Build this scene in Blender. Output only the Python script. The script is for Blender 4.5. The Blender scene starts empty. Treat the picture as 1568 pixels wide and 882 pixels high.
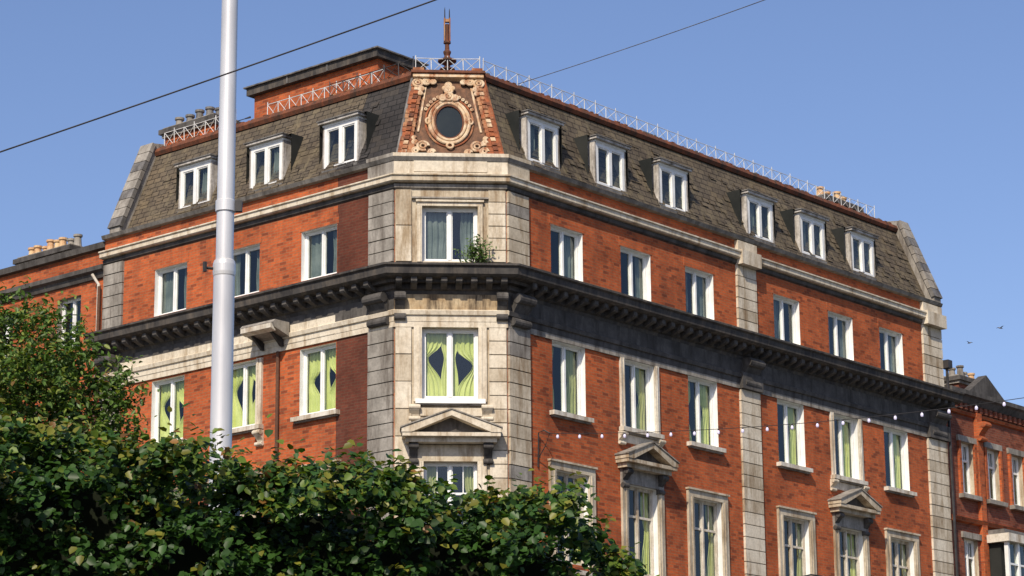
import bpy, math, random
import numpy as np
from mathutils import Vector, Matrix, noise
random.seed(7); rng=np.random.default_rng(7)
EYE=1.7
sc=bpy.context.scene
# ------------------------------------------------------------------ materials
MATS={}
def newmat(name):
    m=bpy.data.materials.new(name); m.use_nodes=True
    nt=m.node_tree; nt.nodes.clear()
    out=nt.nodes.new('ShaderNodeOutputMaterial')
    b=nt.nodes.new('ShaderNodeBsdfPrincipled')
    nt.links.new(b.outputs[0],out.inputs[0]); MATS[name]=m
    return m,nt,b,out
def N(nt,t,**kw):
    n=nt.nodes.new(t)
    for k,v in kw.items(): setattr(n,k,v)
    return n
def noisy(nt,scale,sx=1,sy=1,sz=1,detail=6,rough=.6):
    tc=N(nt,'ShaderNodeTexCoord'); mp=N(nt,'ShaderNodeMapping')
    mp.inputs['Scale'].default_value=(sx,sy,sz)
    n=N(nt,'ShaderNodeTexNoise'); n.inputs['Scale'].default_value=scale
    n.inputs['Detail'].default_value=detail; n.inputs['Roughness'].default_value=rough
    nt.links.new(tc.outputs['Object'],mp.inputs[0]); nt.links.new(mp.outputs[0],n.inputs['Vector'])
    return n.outputs[0]
def ramp(nt,fac,stops):
    r=N(nt,'ShaderNodeValToRGB'); e=r.color_ramp.elements
    while len(e)<len(stops): e.new(.5)
    for i,(p,c) in enumerate(stops):
        e[i].position=p; e[i].color=(*c,1) if len(c)==3 else c
    nt.links.new(fac,r.inputs[0]); return r.outputs[0]
def mix(nt,a,b,fac,mode='MIX'):
    m=N(nt,'ShaderNodeMix',data_type='RGBA',blend_type=mode)
    for i,v in ((6,a),(7,b),(0,fac)):
        if isinstance(v,(int,float)): m.inputs[i].default_value=v
        elif isinstance(v,tuple): m.inputs[i].default_value=(*v,1)
        else: nt.links.new(v,m.inputs[i])
    return m.outputs[2]
def bump(nt,b,h,s=.3,d=.02):
    n=N(nt,'ShaderNodeBump'); n.inputs['Strength'].default_value=s; n.inputs['Distance'].default_value=d
    nt.links.new(h,n.inputs['Height']); nt.links.new(n.outputs[0],b.inputs['Normal'])
def simple(name,c1,c2,scale=2,rough=.8,sz=1,stain=None,spec=.3,lo=.35,hi=.65,bs=.2,sa=.46,sb=.66):
    m,nt,b,o=newmat(name)
    f=noisy(nt,scale,1,1,sz)
    col=ramp(nt,f,[(lo,c1),(hi,c2)])
    if stain:
        f2=noisy(nt,1.6,2.2,2.2,.35,detail=8,rough=.7)
        r=ramp(nt,f2,[(sa,(0,0,0)),(sb,(1,1,1))])
        col=mix(nt,col,stain,r)
        f3=noisy(nt,14,1,1,1)
        col=mix(nt,col,ramp(nt,f3,[(.3,(.72,.72,.72)),(.6,(1,1,1))]),.75,'MULTIPLY')
    nt.links.new(col,b.inputs['Base Color']); b.inputs['Roughness'].default_value=rough
    b.inputs['Specular IOR Level'].default_value=spec
    if bs: bump(nt,b,noisy(nt,25),bs,.01)
    return m
def brickmat(name,c1,c2,mort,bw=.225,rh=.075,ms=.009,soot=.35,patch=(.12,.035,.02),off=.5,streak=(.05,.03,.025),rough=.85,oddf=.7,lich=None):
    m,nt,b,o=newmat(name)
    uv=N(nt,'ShaderNodeUVMap')
    br=N(nt,'ShaderNodeTexBrick'); br.offset=off
    br.inputs['Scale'].default_value=1; br.inputs['Brick Width'].default_value=bw
    br.inputs['Row Height'].default_value=rh; br.inputs['Mortar Size'].default_value=ms
    br.inputs['Mortar Smooth'].default_value=.2; br.inputs['Bias'].default_value=0
    br.inputs['Color1'].default_value=(*c1,1); br.inputs['Color2'].default_value=(*c2,1); br.inputs['Mortar'].default_value=(*mort,1)
    nt.links.new(uv.outputs[0],br.inputs['Vector'])
    b2=N(nt,'ShaderNodeTexBrick'); b2.offset=off
    b2.inputs['Scale'].default_value=1; b2.inputs['Brick Width'].default_value=bw
    b2.inputs['Row Height'].default_value=rh; b2.inputs['Mortar Size'].default_value=0
    b2.inputs['Color1'].default_value=(0,0,0,1); b2.inputs['Color2'].default_value=(1,1,1,1)
    nt.links.new(uv.outputs[0],b2.inputs['Vector'])
    odd=ramp(nt,b2.outputs[0],[(.80,(0,0,0)),(.95,(1,1,1))])
    col=mix(nt,br.outputs[0],patch,mix(nt,(0,0,0),odd,oddf))
    f=noisy(nt,.55,1,1,1,detail=7,rough=.65)
    col=mix(nt,col,ramp(nt,f,[(.3,(.55,.53,.53)),(.52,(1,1,1)),(.7,(1.15,1.08,1.0))]),.9,'MULTIPLY')
    f2=noisy(nt,1.2,1.6,1.6,.3,detail=8,rough=.7)
    col=mix(nt,col,streak,mix(nt,(0,0,0),ramp(nt,f2,[(.46,(0,0,0)),(.74,(1,1,1))]),soot))
    if lich:
        f4=noisy(nt,2.3,1.5,1.5,.6,detail=9,rough=.75)
        col=mix(nt,col,lich,mix(nt,(0,0,0),ramp(nt,f4,[(.52,(0,0,0)),(.66,(1,1,1))]),.6))
    f3=noisy(nt,9,1,1,2.5,detail=4)
    col=mix(nt,col,ramp(nt,f3,[(.3,(.72,.72,.72)),(.62,(1.1,1.1,1.1))]),.7,'MULTIPLY')
    nt.links.new(col,b.inputs['Base Color']); b.inputs['Roughness'].default_value=rough
    b.inputs['Specular IOR Level'].default_value=.2
    bump(nt,b,br.outputs['Fac'],-.4,.01)
    return m
brickmat('brick',(.52,.118,.036),(.36,.078,.027),(.32,.145,.07),soot=.45,oddf=.5)
brickmat('brick_shaded',(.15,.042,.024),(.10,.030,.019),(.12,.06,.038))  # darker copy of the brick with cast shade in its colour; pipes reuse it
brickmat('brick_old',(.28,.078,.04),(.18,.05,.03),(.2,.12,.08),soot=.5)
brickmat('slate',(.135,.108,.074),(.082,.068,.052),(.022,.018,.015),bw=.30,rh=.17,ms=.015,patch=(.17,.135,.085),streak=(.055,.042,.030),soot=.6,lich=(.20,.165,.10))
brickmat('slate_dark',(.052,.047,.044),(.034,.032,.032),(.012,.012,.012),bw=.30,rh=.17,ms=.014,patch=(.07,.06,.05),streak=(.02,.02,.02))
simple('stone',(.43,.36,.26),(.62,.54,.41),1.3,.85,stain=(.25,.17,.095))
simple('stone_clean',(.58,.50,.38),(.72,.65,.52),1.3,.85,stain=(.33,.245,.15),sa=.48,sb=.68)
simple('stone_grey',(.23,.21,.18),(.37,.34,.295),1.6,.88,stain=(.13,.11,.09))
simple('stone_stained',(.34,.225,.115),(.52,.41,.26),2.2,.88,stain=(.075,.052,.034),sa=.44,sb=.62)
simple('stone_black',(.032,.029,.028),(.072,.066,.060),2.5,.8,stain=(.12,.10,.08))
simple('stone_smoke',(.065,.060,.056),(.12,.11,.10),2.0,.85,stain=(.04,.036,.032))
simple('lead',(.11,.105,.098),(.22,.205,.185),3,.6,stain=(.07,.062,.054),spec=.4)
simple('cheek',(.42,.395,.355),(.62,.58,.53),3.5,.7,stain=(.15,.12,.09))
simple('rust',(.33,.095,.034),(.14,.052,.026),5,.8,stain=(.42,.25,.13))
simple('rust_dark',(.11,.042,.024),(.21,.07,.032),6,.85,stain=(.05,.034,.024))
simple('ornament',(.66,.54,.38),(.50,.33,.18),7,.8,stain=(.26,.09,.035),sa=.46,sb=.62)
simple('ornament_panel',(.10,.055,.034),(.20,.10,.055),6,.85,stain=(.05,.036,.028))
simple('paint_white',(.70,.70,.67),(.82,.82,.79),3,.45,spec=.5,bs=0)
simple('paint_cream',(.58,.53,.43),(.72,.67,.58),3,.6,stain=(.36,.28,.19),bs=0)
simple('railing_paint',(.46,.46,.45),(.62,.62,.60),6,.6,bs=0)
simple('black_iron',(.02,.02,.02),(.045,.04,.04),5,.5,bs=0)
simple('dark_room',(.010,.012,.011),(.026,.027,.024),1,.9,bs=0)
simple('curtain_green',(.50,.53,.15),(.66,.66,.26),2.5,.9,bs=0)
simple('curtain_olive',(.34,.35,.13),(.46,.45,.20),2.5,.9,bs=0)
simple('blind',(.09,.11,.105),(.19,.21,.205),2,.8,bs=0)
simple('terracotta',(.62,.46,.26),(.48,.26,.13),6,.8,bs=.1)
simple('asphalt',(.04,.04,.042),(.06,.06,.06),8,.9)
simple('paving',(.20,.19,.18),(.28,.27,.25),3,.85)
simple('soil_ground',(.09,.10,.05),(.13,.12,.08),.5,.95)
simple('road_paint',(.7,.7,.66),(.8,.8,.78),8,.7,bs=0)
simple('bark',(.07,.05,.035),(.13,.10,.075),9,.9,sz=.3,bs=.5)
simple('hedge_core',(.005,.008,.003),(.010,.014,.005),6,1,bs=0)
m,nt,b,o=newmat('pole_steel')
col=ramp(nt,noisy(nt,3,1,1,.25,detail=8),[(.3,(.52,.51,.50)),(.7,(.72,.71,.69))])
nt.links.new(col,b.inputs['Base Color']); b.inputs['Roughness'].default_value=.34; b.inputs['Metallic'].default_value=.3
m,nt,b,o=newmat('glass'); nt.nodes.remove(b)
tr=N(nt,'ShaderNodeBsdfTransparent'); tr.inputs[0].default_value=(.86,.92,.87,1)
gl=N(nt,'ShaderNodeBsdfGlossy'); gl.inputs['Roughness'].default_value=.015; gl.inputs[0].default_value=(.9,.95,.95,1)
lw=N(nt,'ShaderNodeLayerWeight'); lw.inputs[0].default_value=.5
pw=N(nt,'ShaderNodeMath',operation='POWER'); pw.inputs[1].default_value=4.0; nt.links.new(lw.outputs['Facing'],pw.inputs[0])
ma=N(nt,'ShaderNodeMath',operation='MULTIPLY_ADD'); ma.inputs[1].default_value=.9; ma.inputs[2].default_value=.065
nt.links.new(pw.outputs[0],ma.inputs[0])
bm_=N(nt,'ShaderNodeBump'); bm_.inputs['Strength'].default_value=.12; bm_.inputs['Distance'].default_value=.03
nt.links.new(noisy(nt,1.3,detail=1),bm_.inputs['Height']); nt.links.new(bm_.outputs[0],gl.inputs['Normal'])
ms=N(nt,'ShaderNodeMixShader'); nt.links.new(ma.outputs[0],ms.inputs[0]); nt.links.new(tr.outputs[0],ms.inputs[1]); nt.links.new(gl.outputs[0],ms.inputs[2])
nt.links.new(ms.outputs[0],o.inputs[0])
def leafmat(name,trans):
    m,nt,b,o=newmat(name)
    at=N(nt,'ShaderNodeAttribute',attribute_name='tint')
    nt.links.new(at.outputs['Color'],b.inputs['Base Color']); b.inputs['Roughness'].default_value=.45; b.inputs['Specular IOR Level'].default_value=.3
    t=N(nt,'ShaderNodeBsdfTranslucent'); 
    tc=mix(nt,at.outputs['Color'],(1.3,1.4,.4),1.0,'MULTIPLY'); nt.links.new(tc,t.inputs[0])
    ms=N(nt,'ShaderNodeMixShader'); ms.inputs[0].default_value=trans
    nt.links.new(b.outputs[0],ms.inputs[1]); nt.links.new(t.outputs[0],ms.inputs[2]); nt.links.new(ms.outputs[0],o.inputs[0])
leafmat('leaf',.25)
m,nt,b,o=newmat('bulb'); b.inputs['Base Color'].default_value=(.75,.70,.90,1); b.inputs['Roughness'].default_value=.15
simple('bird_feather',(.10,.10,.11),(.2,.2,.21),8,.8,bs=0)

# ------------------------------------------------------------------ mesh collector
class B:
    def __init__(s,name): s.name=name; s.v=[]; s.f=[]; s.m=[]; s.uv=[]; s.mats=[]; s.sm=[]
    def mi(s,mat):
        if mat not in s.mats: s.mats.append(mat)
        return s.mats.index(mat)
    def face(s,pts,mat,uvs=None,smooth=False):
        i=len(s.v); s.v+= [tuple(p) for p in pts]; s.f.append(tuple(range(i,i+len(pts)))); s.m.append(s.mi(mat))
        s.uv+= uvs if uvs else [(0,0)]*len(pts); s.sm.append(smooth)
    def build(s,parent=None):
        me=bpy.data.meshes.new(s.name); me.from_pydata(s.v,[],s.f); 
        for m in s.mats: me.materials.append(MATS[m])
        me.polygons.foreach_set('material_index',s.m); me.polygons.foreach_set('use_smooth',s.sm)
        l=me.uv_layers.new(name='UVMap'); l.data.foreach_set('uv',[c for u in s.uv for c in u])
        me.update(); ob=bpy.data.objects.new(s.name,me); sc.collection.objects.link(ob)
        if parent: ob.parent=parent
        return ob
def empty(name):
    e=bpy.data.objects.new(name,None); sc.collection.objects.link(e); return e
class F:
    def __init__(s,o,d,n): s.o=np.array(o); s.d=np.array(d); s.n=np.array(n)
    def p(s,u,z,o=0):
        q=s.o+s.d*u+s.n*o; return (float(q[0]),float(q[1]),z+EYE)
th=math.radians(40.597)
Rv=np.array([math.sin(th),math.cos(th)]);Lv=np.array([-math.cos(th),math.sin(th)])
Cv=(Rv-Lv)/np.linalg.norm(Rv-Lv)
CW=2.741
PR=np.array([-.13256,60.]);PL=PR-Cv*CW
FR=F(PR,Rv,-Lv); FL=F(PL,Lv,-Rv); FC=F(PL,Cv,np.array([Cv[1],-Cv[0]]))
def box(b,f,u0,u1,z0,z1,o0,o1,mat):
    P=lambda u,z,o:f.p(u,z,o)
    for o in (o0,o1):
        b.face([P(u0,z0,o),P(u1,z0,o),P(u1,z1,o),P(u0,z1,o)],mat,[(u0,z0),(u1,z0),(u1,z1),(u0,z1)])
    for u in (u0,u1):
        b.face([P(u,z0,o0),P(u,z0,o1),P(u,z1,o1),P(u,z1,o0)],mat,[(o0,z0),(o1,z0),(o1,z1),(o0,z1)])
    for z in (z0,z1):
        b.face([P(u0,z,o0),P(u1,z,o0),P(u1,z,o1),P(u0,z,o1)],mat,[(u0,o0),(u1,o0),(u1,o1),(u0,o1)])
def prism_oz(b,f,u0,u1,prof,mat):
    n=len(prof)
    for u in (u0,u1): b.face([f.p(u,z,o) for o,z in prof],mat,[(o,z) for o,z in prof])
    for i in range(n):
        a,c=prof[i],prof[(i+1)%n]
        b.face([f.p(u0,a[1],a[0]),f.p(u1,a[1],a[0]),f.p(u1,c[1],c[0]),f.p(u0,c[1],c[0])],mat,[(u0,a[1]),(u1,a[1]),(u1,c[1]),(u0,c[1])])
def prism_uz(b,f,o0,o1,prof,mat):
    n=len(prof)
    for o in (o0,o1): b.face([f.p(u,z,o) for u,z in prof],mat,[(u,z) for u,z in prof])
    for i in range(n):
        a,c=prof[i],prof[(i+1)%n]
        b.face([f.p(a[0],a[1],o0),f.p(a[0],a[1],o1),f.p(c[0],c[1],o1),f.p(c[0],c[1],o0)],mat)
nL,nC,nR=FL.n,FC.n,FR.n
mL=(nL+nC)/(1+nL@nC); mR=(nR+nC)/(1+nR@nC)
def sweep(b,ul,ur,prof,mats,closed=True,cap=True,only=None):
    if isinstance(mats,str): mats=(mats,)*3
    def pt(k,o,z):
        if k==0: return FL.p(ul,z,o)
        if k==1: q=PL+mL*o
        elif k==2: q=PR+mR*o
        else: return FR.p(ur,z,o)
        return (q[0],q[1],z+EYE)
    seg=[(0,1,mats[0],-ul),(1,2,mats[1],0),(2,3,mats[2],CW)]
    ln=[ul,CW,ur]
    n=len(prof)
    for si,(a,c,mt,s0) in enumerate(seg):
        if only is not None and si not in only: continue
        for i in range(n if closed else n-1):
            p,q=prof[i],prof[(i+1)%n]
            s1=s0+ln[si]
            b.face([pt(a,*p),pt(c,*p),pt(c,*q),pt(a,*q)],mt,[(s0,p[1]),(s1,p[1]),(s1,q[1]),(s0,q[1])])
    if cap and closed and only is None:
        b.face([pt(0,*p) for p in prof],mats[0]); b.face([pt(3,*p) for p in prof],mats[2])
def wall(b,f,u0,u1,z0,z1,ops,mat,o=0,dep=.2,rev='paint_white'):
    us=sorted({u0,u1,*[x for w in ops for x in (w[0],w[1])]}); zs=sorted({z0,z1,*[x for w in ops for x in (w[2],w[3])]})
    us=[u for u in us if u0<=u<=u1]; zs=[z for z in zs if z0<=z<=z1]
    for i in range(len(us)-1):
        for j in range(len(zs)-1):
            cu,cz=(us[i]+us[i+1])/2,(zs[j]+zs[j+1])/2
            if any(w[0]<cu<w[1] and w[2]<cz<w[3] for w in ops): continue
            a,c,e,g=us[i],us[i+1],zs[j],zs[j+1]
            b.face([f.p(a,e,o),f.p(c,e,o),f.p(c,g,o),f.p(a,g,o)],mat,[(a,e),(c,e),(c,g),(a,g)])
    for w in ops:
        a,c,e,g=w[:4]
        for q in ([(a,e),(a,g)],[(c,e),(c,g)],[(a,e),(c,e)],[(a,g),(c,g)]):
            (ua,za),(ub,zb)=q
            b.face([f.p(ua,za,o),f.p(ub,zb,o),f.p(ub,zb,o-dep),f.p(ua,za,o-dep)],rev)
rw=random.Random(11)
def window(bw,bi,f,u0,u1,z0,z1,o=-.2,kind='pair',cur=None,fw=.055,mt='paint_white'):
    t=.06
    box(bw,f,u0,u0+fw,z0,z1,o,o+t,mt); box(bw,f,u1-fw,u1,z0,z1,o,o+t,mt)
    box(bw,f,u0+fw,u1-fw,z0,z0+fw,o,o+t,mt); box(bw,f,u0+fw,u1-fw,z1-fw,z1,o,o+t,mt)
    mid=(u0+u1)/2; mw=fw*.6
    h=z1-z0; zt=z1-h*.34
    box(bw,f,mid-mw,mid+mw,z0+fw,z1-fw,o+.001,o+t+.012,mt)
    s=.03
    for a,c in ((u0+fw,mid-mw),(mid+mw,u1-fw)):
        box(bw,f,a,a+s,z0+fw,z1-fw,o-.01,o+t-.02,mt); box(bw,f,c-s,c,z0+fw,z1-fw,o-.01,o+t-.02,mt)
        box(bw,f,a+s,c-s,z0+fw,z0+fw+s,o-.01,o+t-.02,mt); box(bw,f,a+s,c-s,z1-fw-s,z1-fw,o-.01,o+t-.02,mt)
        if kind=='cross':
            box(bw,f,a+s,c-s,zt-.03,zt+.03,o-.008,o+t-.005,mt)
            m2=(a+c)/2
            box(bw,f,m2-.012,m2+.012,zt+.03,z1-fw-s,o,o+t-.03,mt)
        g=o+.010; j1=rw.uniform(-.006,.006); j2=rw.uniform(-.006,.006)
        bw.face([f.p(a+.01,z0+fw*.5,g+j1),f.p(c-.01,z0+fw*.5,g-j1),f.p(c-.01,z1-fw*.5,g-j1+j2),f.p(a+.01,z1-fw*.5,g+j1+j2)],'glass')
    d=o-1.4; a,c=u0-.25,u1+.25; e,k=z0-.1,z1+.15; o2=o-.012
    P=f.p
    bi.face([P(a,e,d),P(c,e,d),P(c,k,d),P(a,k,d)],'dark_room')
    for ua in (a,c): bi.face([P(ua,e,o2),P(ua,e,d),P(ua,k,d),P(ua,k,o2)],'dark_room')
    for za in (e,k): bi.face([P(a,za,o2),P(c,za,o2),P(c,za,d),P(a,za,d)],'dark_room')
    if cur:
        col,lo,hi=cur[:3]; pin=cur[3] if len(cur)>3 else .38
        W=u1-u0
        def strip(ua,ub,ph,mode):      # mode: which side is hung from (0 left, 1 right, 2 centre)
            n=26; oo=o-.085; rows=18; zc=rw.uniform(.50,.62); wd=rw.uniform(.10,.15); jt=rw.uniform(0,6)
            pn=pin*rw.uniform(.8,1.15) if mode!=2 else .55*pin
            def g_(zz):
                d_=zz-zc; return math.exp(-(d_/(wd if d_>0 else wd*1.7))**2)
            for j in range(rows):
                for i in range(n):
                    def q(i_,j_):
                        tt=i_/n; zz=j_/rows
                        w=(ub-ua)*max(.12,1-pn*g_(zz)+.03*math.sin(zz*9+jt)-.05*(zz-.5)*(1 if pin else 0))
                        if mode==0: uu=ua+w*tt
                        elif mode==1: uu=ub-w*(1-tt)
                        else: uu=(ua+ub)/2+w*(tt-.5)
                        return P(uu,z0+.02+(z1-z0-.04)*zz,oo-.03*(mode==2)+.022*math.sin(tt*ph+zz*.8)+.010*math.sin(tt*ph*2.3))
                    bi.face([q(i,j),q(i+1,j),q(i+1,j+1),q(i,j+1)],col,None,True)
        if lo: strip(u0+.02,u0+W*lo,26,0)
        if hi: strip(u1-W*hi,u1-.02,23,1)
        if len(cur)>4: strip(mid-W*cur[4],mid+W*cur[4],14,2)
def lathe(b,c,prof,mat,n=16):
    for i in range(len(prof)-1):
        (r0,z0),(r1,z1)=prof[i],prof[i+1]
        for k in range(n):
            a0,a1=2*math.pi*k/n,2*math.pi*(k+1)/n
            b.face([(c[0]+r0*math.cos(a0),c[1]+r0*math.sin(a0),c[2]+z0),(c[0]+r0*math.cos(a1),c[1]+r0*math.sin(a1),c[2]+z0),
                    (c[0]+r1*math.cos(a1),c[1]+r1*math.sin(a1),c[2]+z1),(c[0]+r1*math.cos(a0),c[1]+r1*math.sin(a0),c[2]+z1)],mat,None,n>6)
def tube(b,pts,r,mat,n=6):
    pts=[Vector(p) for p in pts]; rs=r if isinstance(r,list) else [r]*len(pts); rings=[]
    for i,p in enumerate(pts):
        t=(pts[min(i+1,len(pts)-1)]-pts[max(i-1,0)]).normalized()
        a=t.cross(Vector((0,0,1)) if abs(t.z)<.9 else Vector((1,0,0))).normalized(); c=t.cross(a)
        rings.append([p+(a*math.cos(2*math.pi*k/n)+c*math.sin(2*math.pi*k/n))*rs[i] for k in range(n)])
    for i in range(len(rings)-1):
        for k in range(n):
            b.face([rings[i][k],rings[i][(k+1)%n],rings[i+1][(k+1)%n],rings[i+1][k]],mat,None,True)
    b.face(rings[0],mat); b.face(rings[-1][::-1],mat)

# ================================================================== MAIN BUILDING
bld=empty('corner_brick_building')
W=B('walls'); T=B('stone_trim'); K=B('cornices'); WN=B('windows'); IN=B('window_interiors'); RF=B('mansard_roof'); D=B('dormers'); O=B('corner_ornament')
LE,RE=10.95,20.4
G0=-1.7
WR=[1.72,4.56,7.36,11.48,14.22,16.93]
WL=[2.0,4.80,7.58]
ww=1.27
opsR=[];opsL=[];opsC=[]
def add(ops,f,u0,u1,z0,z1,**k):
    ops.append((u0,u1,z0,z1)); window(WN,IN,f,u0,u1,z0,z1,**k)
rc=random.Random(3)
for i,u in enumerate(WR):
    add(opsR,FR,u,u+ww,16.02,17.31,cur=('blind',rc.choice([.2,.35,.5]),rc.choice([0,.25,.4]),0))
    add(opsR,FR,u,u+ww+.03,12.50,14.30,cur=('curtain_olive' if i in(0,1) else 'curtain_green',rc.uniform(.22,.36),rc.uniform(.36,.47),.35))
    add(opsR,FR,u+.03,u+ww+.06,8.75,11.03,kind='cross',cur=(rc.choice(['curtain_olive','curtain_green']),rc.uniform(.12,.3),rc.uniform(.2,.34)),mt='paint_cream')
    add(opsR,FR,u,u+ww,5.2,7.4,kind='cross')
for i,u in enumerate(WL):
    add(opsL,FL,u,u+ww,16.02,17.31,cur=('blind',.3,[.5,.2,.35][i],0))
    add(opsL,FL,u,u+ww,12.53,14.24,cur=('curtain_green',.40,.40,.6,.14))
    add(opsL,FL,u+.03,u+ww+.03,8.75,11.03,kind='cross',mt='paint_cream')
    add(opsL,FL,u,u+ww,5.2,7.4,kind='cross')
add(opsC,FC,.66,2.04,15.97,17.38,cur=('blind',.5,.3,0),fw=.07)
add(opsC,FC,.66,2.04,12.52,14.30,cur=('curtain_green',.39,.39,.72,.16),fw=.075)
add(opsC,FC,.70,2.00,8.75,10.98,kind='cross',cur=('curtain_olive',.25,.25))
add(opsC,FC,.70,2.00,5.2,7.4,kind='cross')
wall(W,FR,0,RE,2.6,18.55,opsR,'brick')
wall(W,FL,0,LE,2.6,18.55,opsL,'brick')
wall(W,FL,.86,1.98,2.6,18.5,[],'brick_shaded',o=.006)  # cast shade beside the corner, painted as a darker brick skin
wall(W,FC,0,CW,2.6,18.60,opsC,'stone',dep=.2,rev='stone')
for f,u1 in ((FR,RE),(FL,LE)):
    ops=[]; u=1.1
    while u+2.1<u1-.3: ops.append((u,u+2.1,-1.2,1.9)); u+=2.8
    wall(W,f,0,u1,G0,2.6,ops,'stone_grey',o=.05,dep=.25,rev='paint_cream')
    for w in ops: window(WN,IN,f,w[0],w[1],w[2],w[3],o=-.2,fw=.1)
wall(W,FC,0,CW,G0,2.6,[(.7,2.04,-1.68,1.3)],'stone_grey',o=.05,dep=.25); window(WN,IN,FC,.7,2.04,-1.68,1.3,fw=.12,mt='black_iron')
DEP=9.5
a=FR.p(RE,0,0); bk=FR.p(RE,0,-DEP); c=FL.p(LE,0,0); dk=FL.p(LE,0,-DEP)
def vq(b,p,q,z0,z1,mat):
    l=math.hypot(q[0]-p[0],q[1]-p[1])
    b.face([(p[0],p[1],z0+EYE),(q[0],q[1],z0+EYE),(q[0],q[1],z1+EYE),(p[0],p[1],z1+EYE)],mat,[(0,z0),(l,z0),(l,z1),(0,z1)])
vq(W,a,bk,G0,18.55,'brick_old'); vq(W,c,dk,G0,18.55,'brick_old'); 
M=np.array([Rv,-Lv]).T; k=np.linalg.solve(M,np.array(dk[:2])-np.array(bk[:2])); inr=np.array(bk[:2])+Rv*k[0]
vq(W,bk,inr,G0,21.1,'brick_old'); vq(W,inr,dk,G0,21.1,'brick_old')
MO0,MZ0,MO1,MZ1=-.12,18.60,-1.2,21.15
def mo(z): return MO0+(z-MZ0)/(MZ1-MZ0)*(MO1-MO0)
LM,RM=10.25,20.0
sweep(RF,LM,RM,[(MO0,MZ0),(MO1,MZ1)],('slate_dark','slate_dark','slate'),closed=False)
def slq(f,u0,u1,mat,d=.012):
    RF.face([f.p(u0,MZ0,MO0+d),f.p(u1,MZ0,MO0+d),f.p(u1,MZ1,MO1+d),f.p(u0,MZ1,MO1+d)],mat,[(u0,MZ0),(u1,MZ0),(u1,MZ1+.2),(u0,MZ1+.2)])
slq(FL,2.05,LM,'slate')  # left slates near the corner stay dark: cast shade put into their colour
for f,um in ((FR,RM),(FL,LM)):
    for i in range(280 if f is FR else 140):
        r_=rc.randint(0,13); z=MZ0+.04+r_*.17*.92; u=round(rc.uniform(.9,um-.4)/.3)*.3+(.15 if r_%2 else 0)
        e=rc.uniform(.020,.034); u1_=u+rc.uniform(.26,.29); zz=z+.16
        if zz>MZ1-.1 or u<.2+(-mo(z))*.4: continue
        RF.face([f.p(u,z,mo(z)+e),f.p(u1_,z,mo(z)+e),f.p(u1_,zz,mo(zz)+.016),f.p(u,zz,mo(zz)+.016)],'slate' if not(f is FL and u<2) else 'slate_dark',[(u,z),(u1_,z),(u1_,zz),(u,zz)])  # raised slates by the left corner carry the same painted shade
def q2(v,z): return (float(v[0]),float(v[1]),z+EYE)
top=[FL.p(LM,MZ1,MO1),q2(PL+mL*MO1,MZ1),q2(PR+mR*MO1,MZ1),FR.p(RM,MZ1,MO1),FR.p(RM,MZ1,-DEP),q2(inr,MZ1),FL.p(LM,MZ1,-DEP)]
RF.face(top,'lead')
sweep(K,LE,RE,[(0,18.50),(.12,18.52),(.16,18.62),(-.14,18.64),(-.14,18.50)],('lead','lead','lead'))
sweep(K,LE,RE,[(.0,17.80),(.06,17.84),(.08,17.93),(.0,17.95)],('stone_smoke','stone_grey','stone_smoke'))
sweep(K,LE,RE,[(.0,17.95),(.16,17.96),(.20,17.99),(.20,18.10),(.24,18.12),(.24,18.155),(.0,18.19)],('stone_clean','stone','stone_clean'))
sweep(T,.85,.80,[(0,18.19),(.10,18.19),(.10,18.60),(.16,18.62),(.16,18.71),(.02,18.74),(-.1,18.74)],('stone_grey','stone_clean','stone'))
sweep(RF,LM,RM,[(MO1-.06,21.10),(MO1+.09,21.06),(MO1+.14,21.16),(MO1+.09,21.27),(MO1-.06,21.27)],('rust_dark','rust','rust_dark'))
for i in range(190):
    u=rc.uniform(.5,19.8); s=rc.uniform(.03,.09); box(RF,FR,u,u+s*1.4,21.24,21.27+s*.7,MO1-.02,MO1+.05,rc.choice(['rust','lead','rust_dark']))
for i in range(100):
    u=rc.uniform(.5,10.1); s=rc.uniform(.03,.09); box(RF,FL,u,u+s*1.4,21.24,21.27+s*.7,MO1-.02,MO1+.05,rc.choice(['rust','rust_dark']))
tube(RF,[q2(PL+mL*(MO0+.03),MZ0),q2(PL+mL*(MO1+.03),MZ1)],.06,'lead'); tube(RF,[q2(PR+mR*(MO0+.03),MZ0),q2(PR+mR*(MO1+.03),MZ1)],.06,'rust')
for f,u0,u1,m1 in ((FR,RM,RE-.02,'stone_grey'),(FL,LM,LM+.42,'stone_grey')):
    pr=[(.10,18.55),(.10,18.78),(MO1+.18,21.42),(MO1-.35,21.50),(MO1-.35,18.55)]
    prism_oz(RF,f,u0,u1,pr,m1)
    n=9
    for i in range(n):
        t0,t1=i/n,(i+.93)/n
        A=(.10+(MO1+.08)*t0+.05,18.80+2.64*t0); C_=(.10+(MO1+.08)*t1+.05,18.80+2.64*t1)
        prism_oz(RF,f,u0-.05,u1+.05,[A,C_,(C_[0]-.12,C_[1]-.03),(A[0]-.12,A[1]-.03)],'lead' if i%3==0 else 'stone_grey')
    prism_oz(RF,f,u0,u1,[(MO1-.35,18.4),(MO1-.35,21.5),(-DEP+.3,21.5),(-DEP+.3,18.4)],'brick_old')
prism_oz(RF,FR,RM,RE,[(-.02,18.1),(-.02,18.5),(-DEP,18.5),(-DEP,18.1)],'brick')
cm=('stone_black',)*3
sweep(K,LE,RE+.15,[(0,15.12),(.06,15.12),(.08,15.2),(.14,15.24),(.14,15.36),(0,15.36)],cm)
sweep(K,LE,RE+.15,[(0,15.362),(.30,15.37),(.32,15.44),(.50,15.47),(.58,15.52),(.60,15.68),(.66,15.72),(.66,15.77),(.0,15.93)],cm)
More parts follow.
